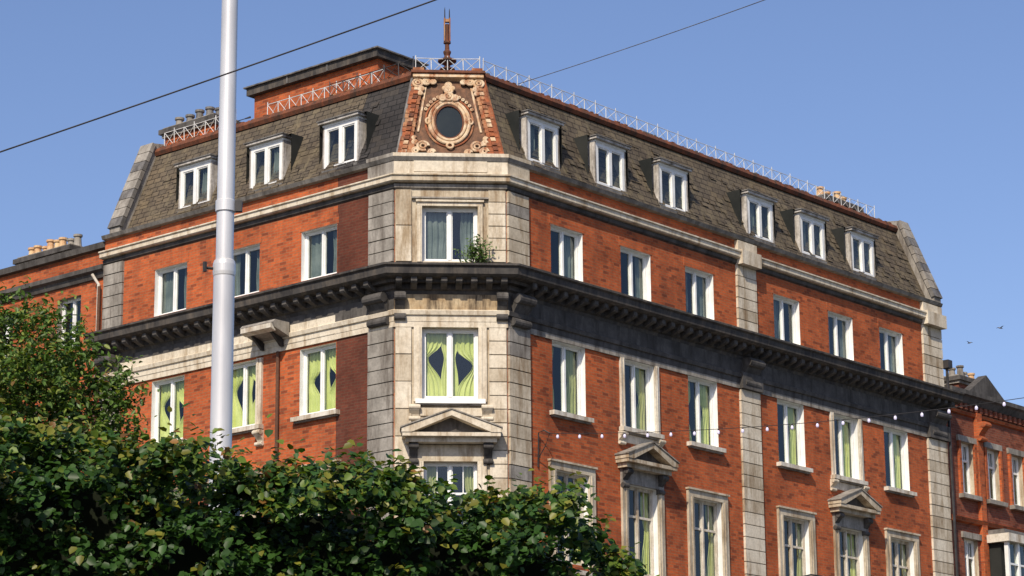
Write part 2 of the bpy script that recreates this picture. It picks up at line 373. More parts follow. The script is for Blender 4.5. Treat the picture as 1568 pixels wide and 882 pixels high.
def mods(f,u0,u1,step=.40,w=.15):
    n=max(1,round((u1-u0)/step)); st=(u1-u0)/n
    for i in range(n):
        u=u0+st*(i+.5); prism_oz(K,f,u-w/2,u+w/2,[(.139,15.22),(.28,15.27),(.42,15.32),(.46,15.36),(.46,15.466),(.139,15.466)],'stone_smoke')
mods(FR,.35,RE); mods(FL,.35,LE); mods(FC,-.1,CW+.1,.36)
sweep(T,LE,RE,[(0,14.74),(.055,14.74),(.055,15.122),(0,15.122)],('stone_smoke','stone_stained','stone_smoke'))
sweep(T,LE,RE,[(0,14.44),(.06,14.44),(.065,14.58),(.11,14.60),(.13,14.70),(.06,14.74),(0,14.74)],('stone_clean','stone_clean','stone_smoke'))
sweep(T,LE,RE,[(0,14.30),(.05,14.30),(.05,14.44),(0,14.44)],('stone_clean','stone_clean','stone_grey'))
box(T,FL,1.98,10.1,14.45,14.92,.06,.066,'stone_clean')
sweep(K,LE,RE,[(0,2.45),(.25,2.5),(.3,2.7),(0,2.8)],'stone_grey')
sweep(K,LE,RE,[(0,8.1),(.1,8.1),(.16,8.3),(0,8.36)],'stone')
def quoins(f,u0,u1,z0,z1,mat,o=.07,h=.335,alt=0):
    box(T,f,u0+.02,u1-.02,z0,z1,.0,o-.03,'stone_smoke' if mat!='stone_clean' else 'stone_grey')
    n=max(1,round((z1-z0)/h)); hh=(z1-z0)/n
    for i in range(n):
        s=rc.uniform(-.006,.006)
        mm=mat if rc.random()<.75 else {'stone_clean':'stone','stone':'stone_grey','stone_grey':'stone_grey'}[mat]
        box(T,f,u0,u1,z0+i*hh+.013,z0+(i+1)*hh-.013,.0,o+s,mm)
for z0,z1 in ((15.95,17.8),(2.8,14.3)):
    quoins(FR,.02,.80,z0,z1,'stone'); quoins(FL,.02,.85,z0,z1,'stone_grey')
    quoins(FR,9.68,10.58,z0,z1,'stone_clean'); quoins(FR,19.30,RE-.02,z0,z1,'stone_clean')
    quoins(FL,10.12,10.90,z0,z1,'stone_grey')
    quoins(FC,CW-.44,CW-.02,z0,z1,'stone_clean',.05); quoins(FC,.02,.40,z0,z1,'stone_clean',.05,h=.9 if z0>10 else .67)
for f,u0,u1,m1 in ((FR,9.68,10.58,'stone_clean'),(FR,19.30,RE-.02,'stone_clean')):
    box(T,f,u0,u1,18.20,18.49,0,.12,m1); box(T,f,u0,u1,17.8,18.20,0,.27,m1)
    box(T,f,u0-.03,u1+.03,14.3,14.75,.0,.17,'stone_smoke')
def console(f,u0,u1,z0,z1,d,mat,b=T):
    h=z1-z0
    pr=[(0,z0)]
    for i in range(9):
        t=i/8; pr.append((d*(.34+.66*(t**1.6))+.05*math.sin(t*math.pi*2)*-1,z0+.06*h+h*.94*t))
    pr.append((0,z1)); prism_oz(b,f,u0,u1,pr,mat)
    for zz,oo,rr in ((z0+.14*h,d*.34,.13*h),(z1-.16*h,d*.86,.15*h)):
        cir=[(oo+rr*math.cos(k*math.pi/6),zz+rr*math.sin(k*math.pi/6)) for k in range(12)]
        prism_oz(b,f,u0-.02,u1+.02,cir,mat)
for f,us in ((FR,[(.12,.70),(9.8,10.45),(19.45,20.2)]),(FL,[(.15,.75),(10.2,10.8)])):
    for u0,u1 in us: console(f,u0,u1,14.36,15.16,.30,'stone_smoke')
console(FC,.0,.24,14.45,15.14,.26,'stone_smoke'); console(FC,CW-.24,CW,14.45,15.14,.26,'stone_smoke')
def sill(f,u0,u1,z,mat='paint_cream',d=.16): 
    box(T,f,u0,u1,z-.11,z,.0,d,mat); box(T,f,u0+.05,u1-.05,z-.15,z-.11,.0,d*.6,'stone_grey')
def surround(f,u0,u1,z0,z1,w,mat='stone_clean',o=.07,top=True):
    box(T,f,u0-w,u0,z0,z1,0,o,mat); box(T,f,u1,u1+w,z0,z1,0,o,mat)
    box(T,f,u0-w*.45,u0-w*.25,z0,z1,o,o+.02,mat); box(T,f,u1+w*.25,u1+w*.45,z0,z1,o,o+.02,mat)
    if top: box(T,f,u0-w,u1+w,z1,z1+w*.8,0,o+.002,mat); box(T,f,u0-w-.03,u1+w+.03,z1+w*.8,z1+w*.8+.05,0,o+.05,mat)
def pediment(f,uc,hw,zb,zt,mat='stone',d=.42):
    box(T,f,uc-hw+.08,uc+hw-.08,zb-.12,zb-.001,0,d*.7,mat); box(T,f,uc-hw,uc+hw,zb,zb+.09,0,d,mat)
    tz=zb+.091
    prism_uz(T,f,0,d*.45,[(uc-hw+.12,tz),(uc+hw-.12,tz),(uc,zt-.12)],'stone_smoke')
    for s in (-1,1):
        prism_uz(T,f,0,d+.02,[(uc+s*(hw+.02),tz),(uc+s*(hw+.02),tz+.10),(uc,zt),(uc,zt-.14),(uc+s*(hw-.22),tz)],mat)
        prism_uz(T,f,0,d+.05,[(uc+s*(hw+.05),tz+.10),(uc+s*(hw+.05),tz+.13),(uc,zt+.035),(uc,zt+.003)],'stone_grey')
        console(f,uc+s*(hw-.28)-.1,uc+s*(hw-.28)+.1,zb-.62,zb-.12,d*.55,'stone_smoke')
for i,u in enumerate(WR):
    c0=u+ww/2
    if i in (1,4):
        surround(FR,u,u+ww+.03,12.48,14.30,.15,top=False,mat='paint_cream')
        sill(FR,u-.2,u+ww+.23,12.48)
        for uu in (u-.24,u+ww+.07): console(FR,uu,uu+.2,12.02,12.35,.14,'stone_clean')
        box(T,FR,u-.1,u+ww+.1,12.1,12.32,0,.03,'stone_clean')
        pediment(FR,c0+.02,1.02,11.52,12.12); surround(FR,u+.03,u+ww+.06,8.6,11.03,.22,top=False,mat='stone'); box(T,FR,u-.19,u+ww+.27,11.03,11.40,0,.075,'stone_grey')
    else:
        sill(FR,u-.13,u+ww+.16,12.49)
        surround(FR,u+.03,u+ww+.06,8.6,11.03,.23,mat='stone')
    sill(FR,u-.2,u+ww+.2,8.6); sill(FR,u-.13,u+ww+.13,5.2); sill(FR,u-.03,u+ww+.03,16.02,'stone_smoke',.05)
    box(T,FR,u-.06,u+ww+.06,17.31,17.56,0,.012,'brick')
for i,u in enumerate(WL):
    if i==1:
        surround(FL,u,u+ww,12.50,14.24,.2,top=False); sill(FL,u-.25,u+ww+.25,12.50)
        for uu in (u-.26,u+ww+.04): console(FL,uu,uu+.22,11.95,12.36,.16,'stone_clean')
        pediment(FL,u+ww/2,1.05,10.95,11.55)
    else: sill(FL,u-.16,u+ww+.16,12.50)
    surround(FL,u+.03,u+ww+.03,8.6,11.03,.22,mat='stone'); sill(FL,u-.2,u+ww+.2,8.6); sill(FL,u-.13,u+ww+.13,5.2)
    box(T,FL,u-.06,u+ww+.06,17.31,17.56,0,.012,'brick')
surround(FC,.66,2.04,12.45,14.30,.2,top=False,o=.06)
surround(FC,.66,2.04,15.95,17.38,.12,top=True,o=.05)
sill(FC,.50,2.20,12.50,'paint_white',.14)
for uu in (.36,2.12): console(FC,uu,uu+.24,11.98,12.36,.14,'stone_clean')
box(T,FC,.62,2.12,12.10,12.30,0,.04,'stone_clean')
pediment(FC,1.355,1.18,11.52,12.16,'stone_clean',.5); box(T,FC,.45,2.3,10.98,11.38,0,.06,'stone')
surround(FC,.70,2.0,8.6,10.98,.22,top=False)
box(T,FC,.40,2.30,17.56,17.60,0,.09,'stone_grey'); box(T,FC,.45,2.27,18.24,18.52,.10,.118,'stone_clean')
def dormer(f,u0,u1):
    z0,z1=18.88,20.06; of=-.26
    box(D,f,u0-.04,u1+.04,z0-.16,z0,mo(z0)-.1,of+.05,'lead')
    window(D,IN,f,u0,u1,z0,z1,o=of-.06,fw=.10,cur=('blind',rc.uniform(.1,.4),0,0))
    for s in (u0,u1):
        t=.05; a,c=(s-.0,s-t) if s==u0 else (s,s+t)
        pr=[(of,z0-.1),(of,z1),(mo(z1)-.05,z1),(mo(z0-.1)-.05,z0-.1)]
        prism_oz(D,f,min(a,c),max(a,c),pr,'cheek')
    box(D,f,u0-.05,u1+.05,z1,z1+.06,mo(z1)-.1,of+.02,'paint_white')
    box(D,f,u0-.12,u1+.12,z1+.062,z1+.125,mo(z1)-.1,of+.12,'cheek')
    zt=z1+.125
    box(D,f,u0-.15,u1+.15,zt,zt+.03,mo(zt)-.2,of+.15,'lead'); zt+=.031
    A=[f.p(u0-.14,zt,of+.14),f.p(u1+.14,zt,of+.14),f.p(u1+.14,zt,mo(zt)-.2),f.p(u0-.14,zt,mo(zt)-.2)]
    Cc=[f.p(u0+.16,zt+.11,of-.15),f.p(u1-.16,zt+.11,of-.15),f.p(u1-.16,zt+.11,mo(zt)-.3),f.p(u0+.16,zt+.11,mo(zt)-.3)]
    D.face(Cc,'lead')
    for i in range(4): D.face([A[i],A[(i+1)%4],Cc[(i+1)%4],Cc[i]],'lead')
for u in (1.17,3.93,6.67,10.74,13.37,16.02): dormer(FR,u,u+1.20)
for u in (1.57,4.29,7.04): dormer(FL,u,u+1.18)
sl=math.hypot(MO1-MO0,MZ1-MZ0)
def Q(u,t,h=0):
    o=MO0+(MO1-MO0)*t/sl; z=MZ0+(MZ1-MZ0)*t/sl
    ny=(MZ1-MZ0)/sl; nz=-(MO1-MO0)/sl
    return FC.p(u,z+h*nz,o+h*ny)
def qbox(u0,u1,t0,t1,h0,h1,mat,ub=None):
    ub=ub or (u0,u1)
    c=[(u0,t0),(u1,t0),(ub[1],t1),(ub[0],t1)]
    lo=[Q(a,b_,h0) for a,b_ in c]; hi=[Q(a,b_,h1) for a,b_ in c]
    O.face(lo,mat); O.face(hi,mat)
    for i in range(4): O.face([lo[i],lo[(i+1)%4],hi[(i+1)%4],hi[i]],mat)
def ring(uc,tc,a,b_,w,mat,h=.05,n=40,a0=0,a1=2*math.pi,turn=0):
    pr=[]
    for i in range(n+1):
        an=a0+(a1-a0)*i/n
        row=[]
        for k in range(9):
            q=2*math.pi*k/8
            e=w*math.cos(q); row.append(Q(uc+(a+e)*math.cos(an),tc+(b_+e)*math.sin(an),h+w*.8*math.sin(q)))
        pr.append(row)
    for i in range(n):
        for k in range(8): O.face([pr[i][k],pr[i+1][k],pr[i+1][k+1],pr[i][k+1]],mat,None,True)
uc=CW/2
def eu(t):
    o=MO0+(MO1-MO0)*t/sl; return -o*math.tan(math.pi/8)
qbox(eu(0)+.1,CW-eu(0)-.1,.05,2.7,0.005,.018,'ornament_panel',(eu(2.7)+.1,CW-eu(2.7)-.1))
for s in (0,1):
    def U(x): return x if s==0 else CW-x
    for k in range(16):
        t0=.10+k*.152; t1=t0+.142
        e0,e1=eu(t0),eu(t1)
        w0=.30+.14*max(0,1-t0/.7); hh_=.075+rc.uniform(0,.03)
        mm=rc.choice(['rust','rust','rust_dark','ornament'])
        if s==0: qbox(e0-.02,e0+w0,t0,t1,0,hh_,'rust',(e1-.02,e1+w0-.02)); qbox(e0+.08,e0+.20,t0+.02,t1-.01,hh_,hh_+.035,mm,(e1+.08,e1+.20))
        else: qbox(CW-e0-w0,CW-e0+.02,t0,t1,0,hh_,'rust',(CW-e1-w0+.02,CW-e1+.02)); qbox(CW-e0-.20,CW-e0-.08,t0+.02,t1-.01,hh_,hh_+.035,mm,(CW-e1-.20,CW-e1-.08))
    for (du,t,r) in ((.14,2.48,.12),(.36,2.52,.09),(.53,2.52,.06),(.22,2.28,.06),(.20,2.13,.045)):
        e=eu(2.5)
        ring(U(e+du),t,r,r,.034,'ornament',.11,16)
        ring(U(e+du),t,r*.45,r*.45,.028,'ornament',.12,10)
    e0,e1=eu(.9),eu(2.4)
    a_=[(e0+.36,e0+.41),(e1+.33,e1+.38)]
    if s==0: qbox(a_[0][0],a_[0][1],.9,2.4,.02,.05,'ornament',a_[1])
    else: qbox(CW-a_[0][1],CW-a_[0][0],.9,2.4,.02,.05,'ornament',(CW-a_[1][1],CW-a_[1][0]))
    for (du,t,r) in ((.58,.40,.14),(.40,.24,.10),(.80,.20,.08),(.38,.52,.06),(.36,.66,.04)):
        ring(U(eu(.4)+du),t,r,r,.038,'ornament',.08,18,0,5.2)
        ring(U(eu(.4)+du),t,r*.5,r*.5,.028,'ornament',.09,12)
    # foliage swag hanging beside the oval
    for k in range(6):
        an=math.radians(28+k*9.5); uu=uc+(-1 if s==0 else 1)*.66*math.cos(an); ring(uu,tc_+.92*math.sin(an) if False else 1.22+.90*math.sin(an),.03,.035,.022,'ornament',.06,8)
qbox(eu(0)-.02,CW-eu(0)+.02,.0,.10,0,.12,'rust'); qbox(eu(2.6),CW-eu(2.6),2.62,2.72,0,.2,'ornament'); qbox(eu(2.7)-.06,CW-eu(2.7)+.06,2.72,2.80,0,.26,'rust_dark')
tc=1.22
ring(uc,tc,.50,.70,.05,'ornament',.06); ring(uc,tc,.41,.61,.04,'ornament',.08); ring(uc,tc,.60,.80,.028,'rust',.04)
ring(uc,tc,.355,.545,.025,'rust_dark',.06)
for k in (0,math.pi): ring(uc+.54*math.cos(k),tc,.05,.09,.03,'ornament',.09,12)
for (du,t,r) in ((0,2.02,.11),(-.16,1.97,.07),(.16,1.97,.07),(0,2.22,.09),(0,2.40,.07),(-.10,2.30,.04),(.10,2.30,.04)):
    ring(uc+du,t,r,r*1.1,.036,'ornament',.12,14); ring(uc+du,t,r*.4,r*.4,.03,'ornament',.13,10)
ring(uc,.42,.08,.08,.032,'ornament',.09,12)
n=40
O.face([Q(uc+.37*math.cos(2*math.pi*k/n),tc+.56*math.sin(2*math.pi*k/n),.045) for k in range(n)],'glass')
O.face([Q(uc+.42*math.cos(2*math.pi*k/n),tc+.62*math.sin(2*math.pi*k/n),.024) for k in range(n)],'dark_room')
for u in (.62,CW-.62): box(O,FC,u-.14,u+.14,21.2,21.42,-1.5,-1.2,'rust')
fc=FC.p(uc+.0,21.2,-1.55); fx=(fc[0],fc[1],fc[2])
lathe(O,fx,[(0.0,0),(.22,.0),(.22,.10),(.15,.14),(.13,.22),(.20,.27),(.20,.30),(.09,.34),(.07,.40),(.17,.46),(.24,.50),(.24,.54),(.10,.60),(.07,.66),(.10,.74),(.10,.78),(.06,.82),(.055,.98),(.095,1.0),(.095,1.03),(.05,1.06),(.05,1.52)],'rust_dark')
fF=F(fx[:2],Cv,nC); z0=fx[2]-EYE
box(O,fF,-.085,-.055,z0+1.05,z0+1.68,-.07,.07,'rust'); box(O,fF,.055,.085,z0+1.05,z0+1.68,-.07,.07,'rust'); box(O,fF,-.055,.055,z0+1.58,z0+1.66,-.05,.05,'rust')
lathe(O,(fx[0]-.06,fx[1],fx[2]+1.62),[(.018,0),(.012,.3),(.002,.38)],'black_iron',8); lathe(O,(fx[0]+.06,fx[1],fx[2]+1.62),[(.018,0),(.012,.28),(.002,.34)],'black_iron',8)
lathe(O,(fx[0],fx[1],fx[2]-.05),[(.26,0),(.26,.09),(.23,.11),(0,.11)],'ornament',4)
RL=B('roof_railing')
def rail(f,u0,u1,z0,z1,o,step,mat='railing_paint',r=.012):
    n=round((u1-u0)/step); st=(u1-u0)/n
    for z in (z0+.02,z1): tube(RL,[f.p(u0,z,o),f.p((u0+u1)/2,z-.015,o),f.p(u1,z,o)],r,mat,5)
    for i in range(n+1):
        u=u0+i*st; j=rc.uniform(-.015,.015)
        tube(RL,[f.p(u,z0-.18,o),f.p(u+j,z1+(.07 if i%2==0 else 0),o+j)],r*1.2,mat,5)
        if i<n:
            tube(RL,[f.p(u,z0,o),f.p(u+st,z1,o)],r*.8,mat,4); tube(RL,[f.p(u,z1,o),f.p(u+st,z0,o)],r*.8,mat,4)
rail(FR,.62,19.0,21.32,21.68,-1.28,.46,r=.010)
rail(FC,.55,CW-.55,21.34,21.72,-1.35,.42)
rail(FL,.62,3.6,21.32,21.70,-1.3,.5,'black_iron')
rail(FL,2.2,6.6,21.45,21.95,-1.9,.42,'railing_paint')
rail(FL,7.2,10.1,21.3,21.75,-1.3,.42,'railing_paint')
PRm=B('rooftop_plant_room')
box(PRm,FL,4.55,9.45,21.1,23.38,-5.7,-4.1,'brick'); box(PRm,FL,4.40,9.6,23.382,23.60,-5.9,-3.92,'stone_black'); box(PRm,FL,4.33,9.67,23.602,23.64,-5.95,-3.85,'lead')
for u in (6.3,7.9): box(PRm,FL,u,u+.05,23.39,23.60,-3.92,-3.90,'lead')
tube(PRm,[FL.p(9.4,22.3,-3.9),FL.p(9.9,22.3,-3.9),FL.p(9.9,21.2,-3.9)],.03,'black_iron'); tube(PRm,[FL.p(9.4,22.7,-3.9),FL.p(9.9,22.7,-3.9),FL.p(9.9,21.2,-3.9)],.03,'black_iron')
def chimney(f,u0,u1,zb,zt,o0,o1,n,name,pm='terracotta',bm='brick_old'):
    b=B(name)
    box(b,f,u0,u1,zb,zt-.3,o0,o1,bm); box(b,f,u0-.07,u1+.07,zt-.298,zt-.2,o0-.07,o1+.07,'stone_grey'); box(b,f,u0-.14,u1+.14,zt-.2,zt-.06,o0-.14,o1+.14,'stone_smoke'); box(b,f,u0-.05,u1+.05,zt-.06,zt,o0-.05,o1+.05,'stone_grey')
    for i in range(n):
        u=u0+(u1-u0)*(i+.5)/n; c_=f.p(u,zt,(o0+o1)/2+rc.uniform(-.08,.08)); h=rc.uniform(.26,.42)
        lathe(b,c_,[(.13,-.02),(.115,.1),(.10,h-.08),(.135,h-.06),(.135,h),(.09,h),(.085,h-.15)],rc.choice([pm,pm,'stone_grey']),12)
    return b
ch1=chimney(FR,16.9,18.7,21.1,21.75,-2.3,-1.7,4,'chimney_stack')
ch2=chimney(FL,8.3,10.3,18.7,21.98,-2.3,-1.5,5,'chimney_stack','lead','brick')
PP=B('downpipes')
for f,u,z0,z1,o in ((FR,20.5,G0,15.2,.10),(FL,4.0,G0,14.3,.07),(FL,10.98,9,17.2,.14)):
    tube(PP,[f.p(u,z0,o),f.p(u,z1,o)],.045,'black_iron' if f is FR else 'brick_shaded',8)
box(PP,FR,20.38,20.62,16.6,16.85,0,.25,'black_iron'); tube(PP,[FR.p(20.5,15.9,.12),FR.p(20.5,16.7,.12)],.045,'black_iron')
for b in (W,T,K,WN,IN,RF,D,O,RL,PRm,ch1,ch2,PP): b.build(bld)

fl=empty('floodlight'); b=B('housing')
prism_oz(b,FL,3.55,4.75,[(.12,14.62),(.62,14.78),(.70,14.90),(.62,14.98),(.12,14.98)],'stone_grey')
prism_oz(b,FL,3.6,4.7,[(.55,14.70),(.72,14.76),(.72,14.88),(.55,14.86)],'paint_cream'); b.build(fl)
b=B('bracket'); 
for u in (3.8,4.5): prism_oz(b,FL,u,u+.07,[(.06,14.4),(.14,14.4),(.5,14.72),(.06,14.72)],'black_iron')
b.build(fl)

nb=empty('brick_terrace_house'); b=B('walls'); bt=B('trim'); bw=B('windows'); bi=B('interiors')
us=[21.35,22.9,24.4,26.2,27.8,29.4,31.3,33]
ops=[]
for u in us:
    for z0,z1 in ((12.9,14.5),(9.9,11.5),(6.4,8.4)):
        ops.append((u,u+.8,z0,z1)); window(bw,bi,FR,u,u+.8,z0,z1,o=-.3,kind='cross',fw=.05)
dz=.40
wall(b,FR,20.62,36,G0,15.75+dz,ops,'brick_old',o=-.1,dep=.2,rev='stone')
vq(b,FR.p(20.62,0,-.1),FR.p(20.62,0,-9),G0,15.7+dz,'brick_old'); vq(b,FR.p(36,0,-.1),FR.p(36,0,-9),G0,15.7+dz,'brick_old')
prism_oz(bt,FR,20.62,36,[(-.1,15.3+dz),(.0,15.32+dz),(.12,15.5+dz),(.2,15.55+dz),(.2,15.68+dz),(-.1,15.75+dz)],'stone_smoke')
prism_oz(bt,FR,20.62,36,[(-.1,14.95+dz),(-.02,14.97+dz),(.02,15.06+dz),(-.1,15.1+dz)],'brick')
prism_oz(bt,FR,20.62,36,[(-.1,11.95),(.02,11.98),(.08,12.1),(-.1,12.16)],'brick')
prism_oz(bt,FR,20.62,36,[(-.3,15.75+dz),(-3.5,16.9+dz),(-9,15.7+dz)],'slate')
u=20.75
while u<36: box(bt,FR,u,u+.14,15.12+dz,15.31+dz,-.1,.02,'brick_old'); u+=.3
for u in us:
    box(bt,FR,u-.12,u,12.85,14.5,-.1,-.02,'brick'); box(bt,FR,u+.8,u+.92,12.85,14.5,-.1,-.02,'brick'); box(bt,FR,u-.15,u+.95,14.5,14.68,-.1,-.02,'stone_grey')
    box(bt,FR,u-.15,u+.95,12.72,12.85,-.1,.08,'stone_grey'); box(bt,FR,u-.15,u+.95,11.5,11.68,-.1,-.02,'stone_grey'); box(bt,FR,u-.15,u+.95,9.78,9.9,-.1,.08,'stone_grey')
for u in (22.45,25.75,30.9):
    box(bt,FR,u-.15,u+.15,8,15.1+dz,-.1,.03,'brick'); console(FR,u-.16,u+.16,14.6,15.2,.3,'brick',bt); 
prism_uz(bt,FR,-.6,-.3,[(22.3,15.76+dz),(24.9,15.76+dz),(23.6,16.55+dz)],'stone_smoke'); box(bt,FR,20.9,21.6,15.7+dz,16.5+dz,-1.4,-.7,'stone_smoke')
zb=9.35
box(bt,FR,22.6,25.2,zb-.3,zb,-.1,.7,'paint_cream'); box(bt,FR,22.5,25.3,zb+2.1,zb+2.35,-.1,.8,'paint_cream'); box(bt,FR,22.6,25.2,zb+2.35,zb+2.5,-.1,.6,'lead')
for k in range(5): box(bt,FR,22.62+k*.61,22.72+k*.61,zb,zb+2.1,.55,.68,'paint_white')
bt.face([FR.p(22.7,zb,.6),FR.p(25.1,zb,.6),FR.p(25.1,zb+2.1,.6),FR.p(22.7,zb+2.1,.6)],'glass'); box(bt,FR,22.66,25.15,zb,zb+2.1,.0,.4,'dark_room'); box(bt,FR,22.66,25.15,zb+1.4,zb+1.46,.56,.66,'paint_white')
for x in (b,bt,bw,bi): x.build(nb)
chimney(FR,27.5,29.0,15.8,18.1,-4.2,-3.6,4,'chimney_stack').build(nb)

nb2=empty('brick_house'); b=B('walls'); bt=B('trim'); bw=B('windows'); bi=B('interiors')
ops=[]
for u in (12.05,15.0,18.0):
    for z0,z1 in ((15.7,17.2),(12.4,14.2),(9,11)): ops.append((u,u+1.0,z0,z1)); window(bw,bi,FL,u,u+1.0,z0,z1,o=-.35,fw=.05)
wall(b,FL,LE+.01,24,G0,18.35,ops,'brick',o=-.12,dep=.2,rev='stone_grey'); vq(b,FL.p(24,0,-.12),FL.p(24,0,-9),G0,18.35,'brick_old')
prism_oz(bt,FL,LE+.01,24,[(-.12,18.32),(.02,18.34),(.05,18.50),(-.4,18.54),(-.4,18.32)],'stone_smoke')
prism_oz(bt,FL,LE+.01,24,[(-.12,17.5),(-.05,17.52),(.0,17.66),(.1,17.72),(.1,17.84),(-.12,17.88)],'stone_smoke')
tube(bt,[FL.p(11.3,17.6,.14),FL.p(11.15,17.3,.02),FL.p(11.15,9,.0)],.045,'paint_cream',8)
bt.face([FL.p(LE+.01,18.3,-.4),FL.p(24,18.3,-.4),FL.p(24,18.3,-9),FL.p(LE+.01,18.3,-9)],'lead')
for x in (b,bt,bw,bi): x.build(nb2)
chimney(FL,14.3,16.6,18.3,19.35,-2.2,-1.5,8,'chimney_stack').build(nb2)

# ================================================================== street level
def sheet(name,pts,z,mat):
    b=B(name); b.face([(p[0],p[1],z) for p in pts],mat,[(p[0],p[1]) for p in pts]); return b.build()
sheet('ground',[(-900,-900),(900,-900),(900,900),(-900,900)],0,'soil_ground')
def strip2(f,u0,u1,o0,o1): return [f.p(u0,0,o0)[:2],f.p(u1,0,o0)[:2],f.p(u1,0,o1)[:2],f.p(u0,0,o1)[:2]]
sheet('road',[(-120,-60),(120,-60),(120,57),(-120,57)],.004,'asphalt')
sheet('side_road',strip2(FR,-3,200,3.2,14),.008,'asphalt')
pv=B('pavement')
sweep(pv,60,80,[(0.06,-EYE),(3.2,-EYE),(3.2,-EYE+.12),(0.06,-EYE+.12)],'paving'); pv.build()
mk=B('road_markings')
for i in range(20):
    mk.face([(-60+i*6,30,.009),(-57+i*6,30,.009),(-57+i*6,30.12,.009),(-60+i*6,30.12,.009)],'road_paint')
mk.build()

# ================================================================== foliage
def leafcloud(name,P,Nn,size,cols,parent,mat='leaf',aspect=.78):
    n=len(P)
    Nn=Nn/np.linalg.norm(Nn,axis=1)[:,None]
    r=rng.normal(size=(n,3)); r[:,2]-=.9
    T_=r-(r*Nn).sum(1)[:,None]*Nn; T_/=np.linalg.norm(T_,axis=1)[:,None]
    S=np.cross(Nn,T_)
    shp=np.array([(0,0,0),(-.38*aspect/.78,.22,.10),(-.36*aspect/.78,.62,.09),(0,1.0,-.08),(.36*aspect/.78,.62,.09),(.38*aspect/.78,.22,.10)])
    sz=size*rng.uniform(.6,1.25,n)
    V=P[:,None,:]+sz[:,None,None]*(S[:,None,:]*shp[None,:,0:1]+T_[:,None,:]*shp[None,:,1:2]+Nn[:,None,:]*shp[None,:,2:3])
    V=V.reshape(-1,3)
    me=bpy.data.meshes.new(name)
    base=(np.arange(n)*6)[:,None,None]; fc=(base+np.array([[0,1,2,3],[0,3,4,5]])[None]).reshape(-1)
    me.vertices.add(len(V)); me.vertices.foreach_set('co',V.ravel())
    me.loops.add(len(fc)); me.loops.foreach_set('vertex_index',fc.astype(np.int32))
    me.polygons.add(2*n); me.polygons.foreach_set('loop_start',np.arange(0,8*n,4,dtype=np.int32))
    try: me.polygons.foreach_set('loop_total',np.full(2*n,4,dtype=np.int32))
    except Exception: pass
    me.update(calc_edges=True); me.validate()
    at=me.attributes.new('tint','FLOAT_COLOR','POINT')
    cc=np.repeat(np.c_[cols,np.ones(n)],6,axis=0); at.data.foreach_set('color',cc.ravel())
    me.materials.append(MATS[mat]); ob=bpy.data.objects.new(name,me); sc.collection.objects.link(ob); ob.parent=parent
    return ob
hedge=empty('hedge')
HX=np.array([-6.0,-2.9,-2.45,-2.0,-1.42,-1.1,-.85,-.6,-.32,.02,.23,.42,.557,.645,.72]); HZ=np.array([2.76,2.70,2.66,2.58,2.44,2.42,2.46,2.42,2.34,2.32,2.27,2.14,1.98,1.82,1.1])+EYE
def htop(x): 
    return np.interp(x,HX,HZ)
def nz(x,y,z,s): return noise.noise(Vector((x*s,y*s,z*s)))
P=[];Nn=[];Cc=[]
ns=8200
for i in range(ns):
    x=random.uniform(-5.6,.70); zt=float(htop(x))
    if random.random()<.28: z=zt+random.uniform(-.08,.0); y=random.uniform(13.5,15.2); out=Vector((0,-.25,1))
    else:
        z=zt-abs(random.gauss(0,.62)) if random.random()<.8 else random.uniform(.3,zt); y=13.5+random.uniform(-.05,.18); out=Vector((0,-1,.35))
    edge=max(0,x-.35); y+=edge*.5
    nzv=nz(x,z,3.1,2.6)+.6*nz(x,z,9.2,6)
    if out.z<.9: y-=.42*nzv
    else: z+=.14*nzv
    if nz(x,y+7,z,4.5)<-.14 and random.random()<.88: continue
    if x>.3: out+=Vector((.8,0,0))
    d=(out+Vector([random.gauss(0,.55) for _ in range(3)])).normalized()
    L_=random.uniform(.06,.16)*(1.2 if out.z>.9 else 1)
    if out.z>.9 and random.random()<.12: L_*=1.8
    k=random.randint(5,9); young=random.random()
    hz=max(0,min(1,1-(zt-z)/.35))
    for j in range(k):
        t=j/k; p=Vector((x,y,z))+d*L_*t+Vector([random.gauss(0,.016) for _ in range(3)])
        P.append(p); nn=(Vector((0,-.30,.80))+d*.3+Vector([random.gauss(0,.45) for _ in range(3)])); Nn.append(nn)
        g=random.uniform(.6,1.3)
        col=np.array([.030,.074,.013])*g
        if hz>.2 and random.random()<.5*hz: col=np.array([.095,.145,.020])*g  # sunlight on the top leaves put into their tint
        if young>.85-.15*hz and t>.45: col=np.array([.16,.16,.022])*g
        if young>.975-.03*hz and t>.6: col=np.array([.19,.095,.025])*g
        Cc.append(col)
leafcloud('leaves',np.array(P),np.array(Nn),.052,np.array(Cc),hedge)
b=B('added_shade_core')  # added near-black core blocks light; shade inside the hedge put into its colour
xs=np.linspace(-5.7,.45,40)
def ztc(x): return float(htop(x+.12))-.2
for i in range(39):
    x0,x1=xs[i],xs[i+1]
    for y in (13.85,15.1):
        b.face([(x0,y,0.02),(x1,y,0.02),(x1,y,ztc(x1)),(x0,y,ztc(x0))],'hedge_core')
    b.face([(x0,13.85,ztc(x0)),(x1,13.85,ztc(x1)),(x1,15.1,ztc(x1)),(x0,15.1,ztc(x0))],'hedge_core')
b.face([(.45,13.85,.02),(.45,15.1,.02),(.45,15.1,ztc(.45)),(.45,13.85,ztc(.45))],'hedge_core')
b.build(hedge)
b=B('stems')
for i in range(26):
    x=-5.4+i*.23; tube(b,[(x,14.3,0),(x+random.uniform(-.1,.1),14.2,1.2),(x+random.uniform(-.2,.2),13.9,float(htop(x))-.3)],[.04,.03,.012],'bark')
b.build(hedge)
tree=empty('street_tree')
tx,ty=-7.6,35.0
b=B('trunk_and_limbs')
tube(b,[(tx,ty,0),(tx+.05,ty,2.2),(tx-.05,ty+.05,4.2),(tx+.1,ty,6.2),(tx+.1,ty,8)],[.2,.16,.13,.10,.05],'bark',10)
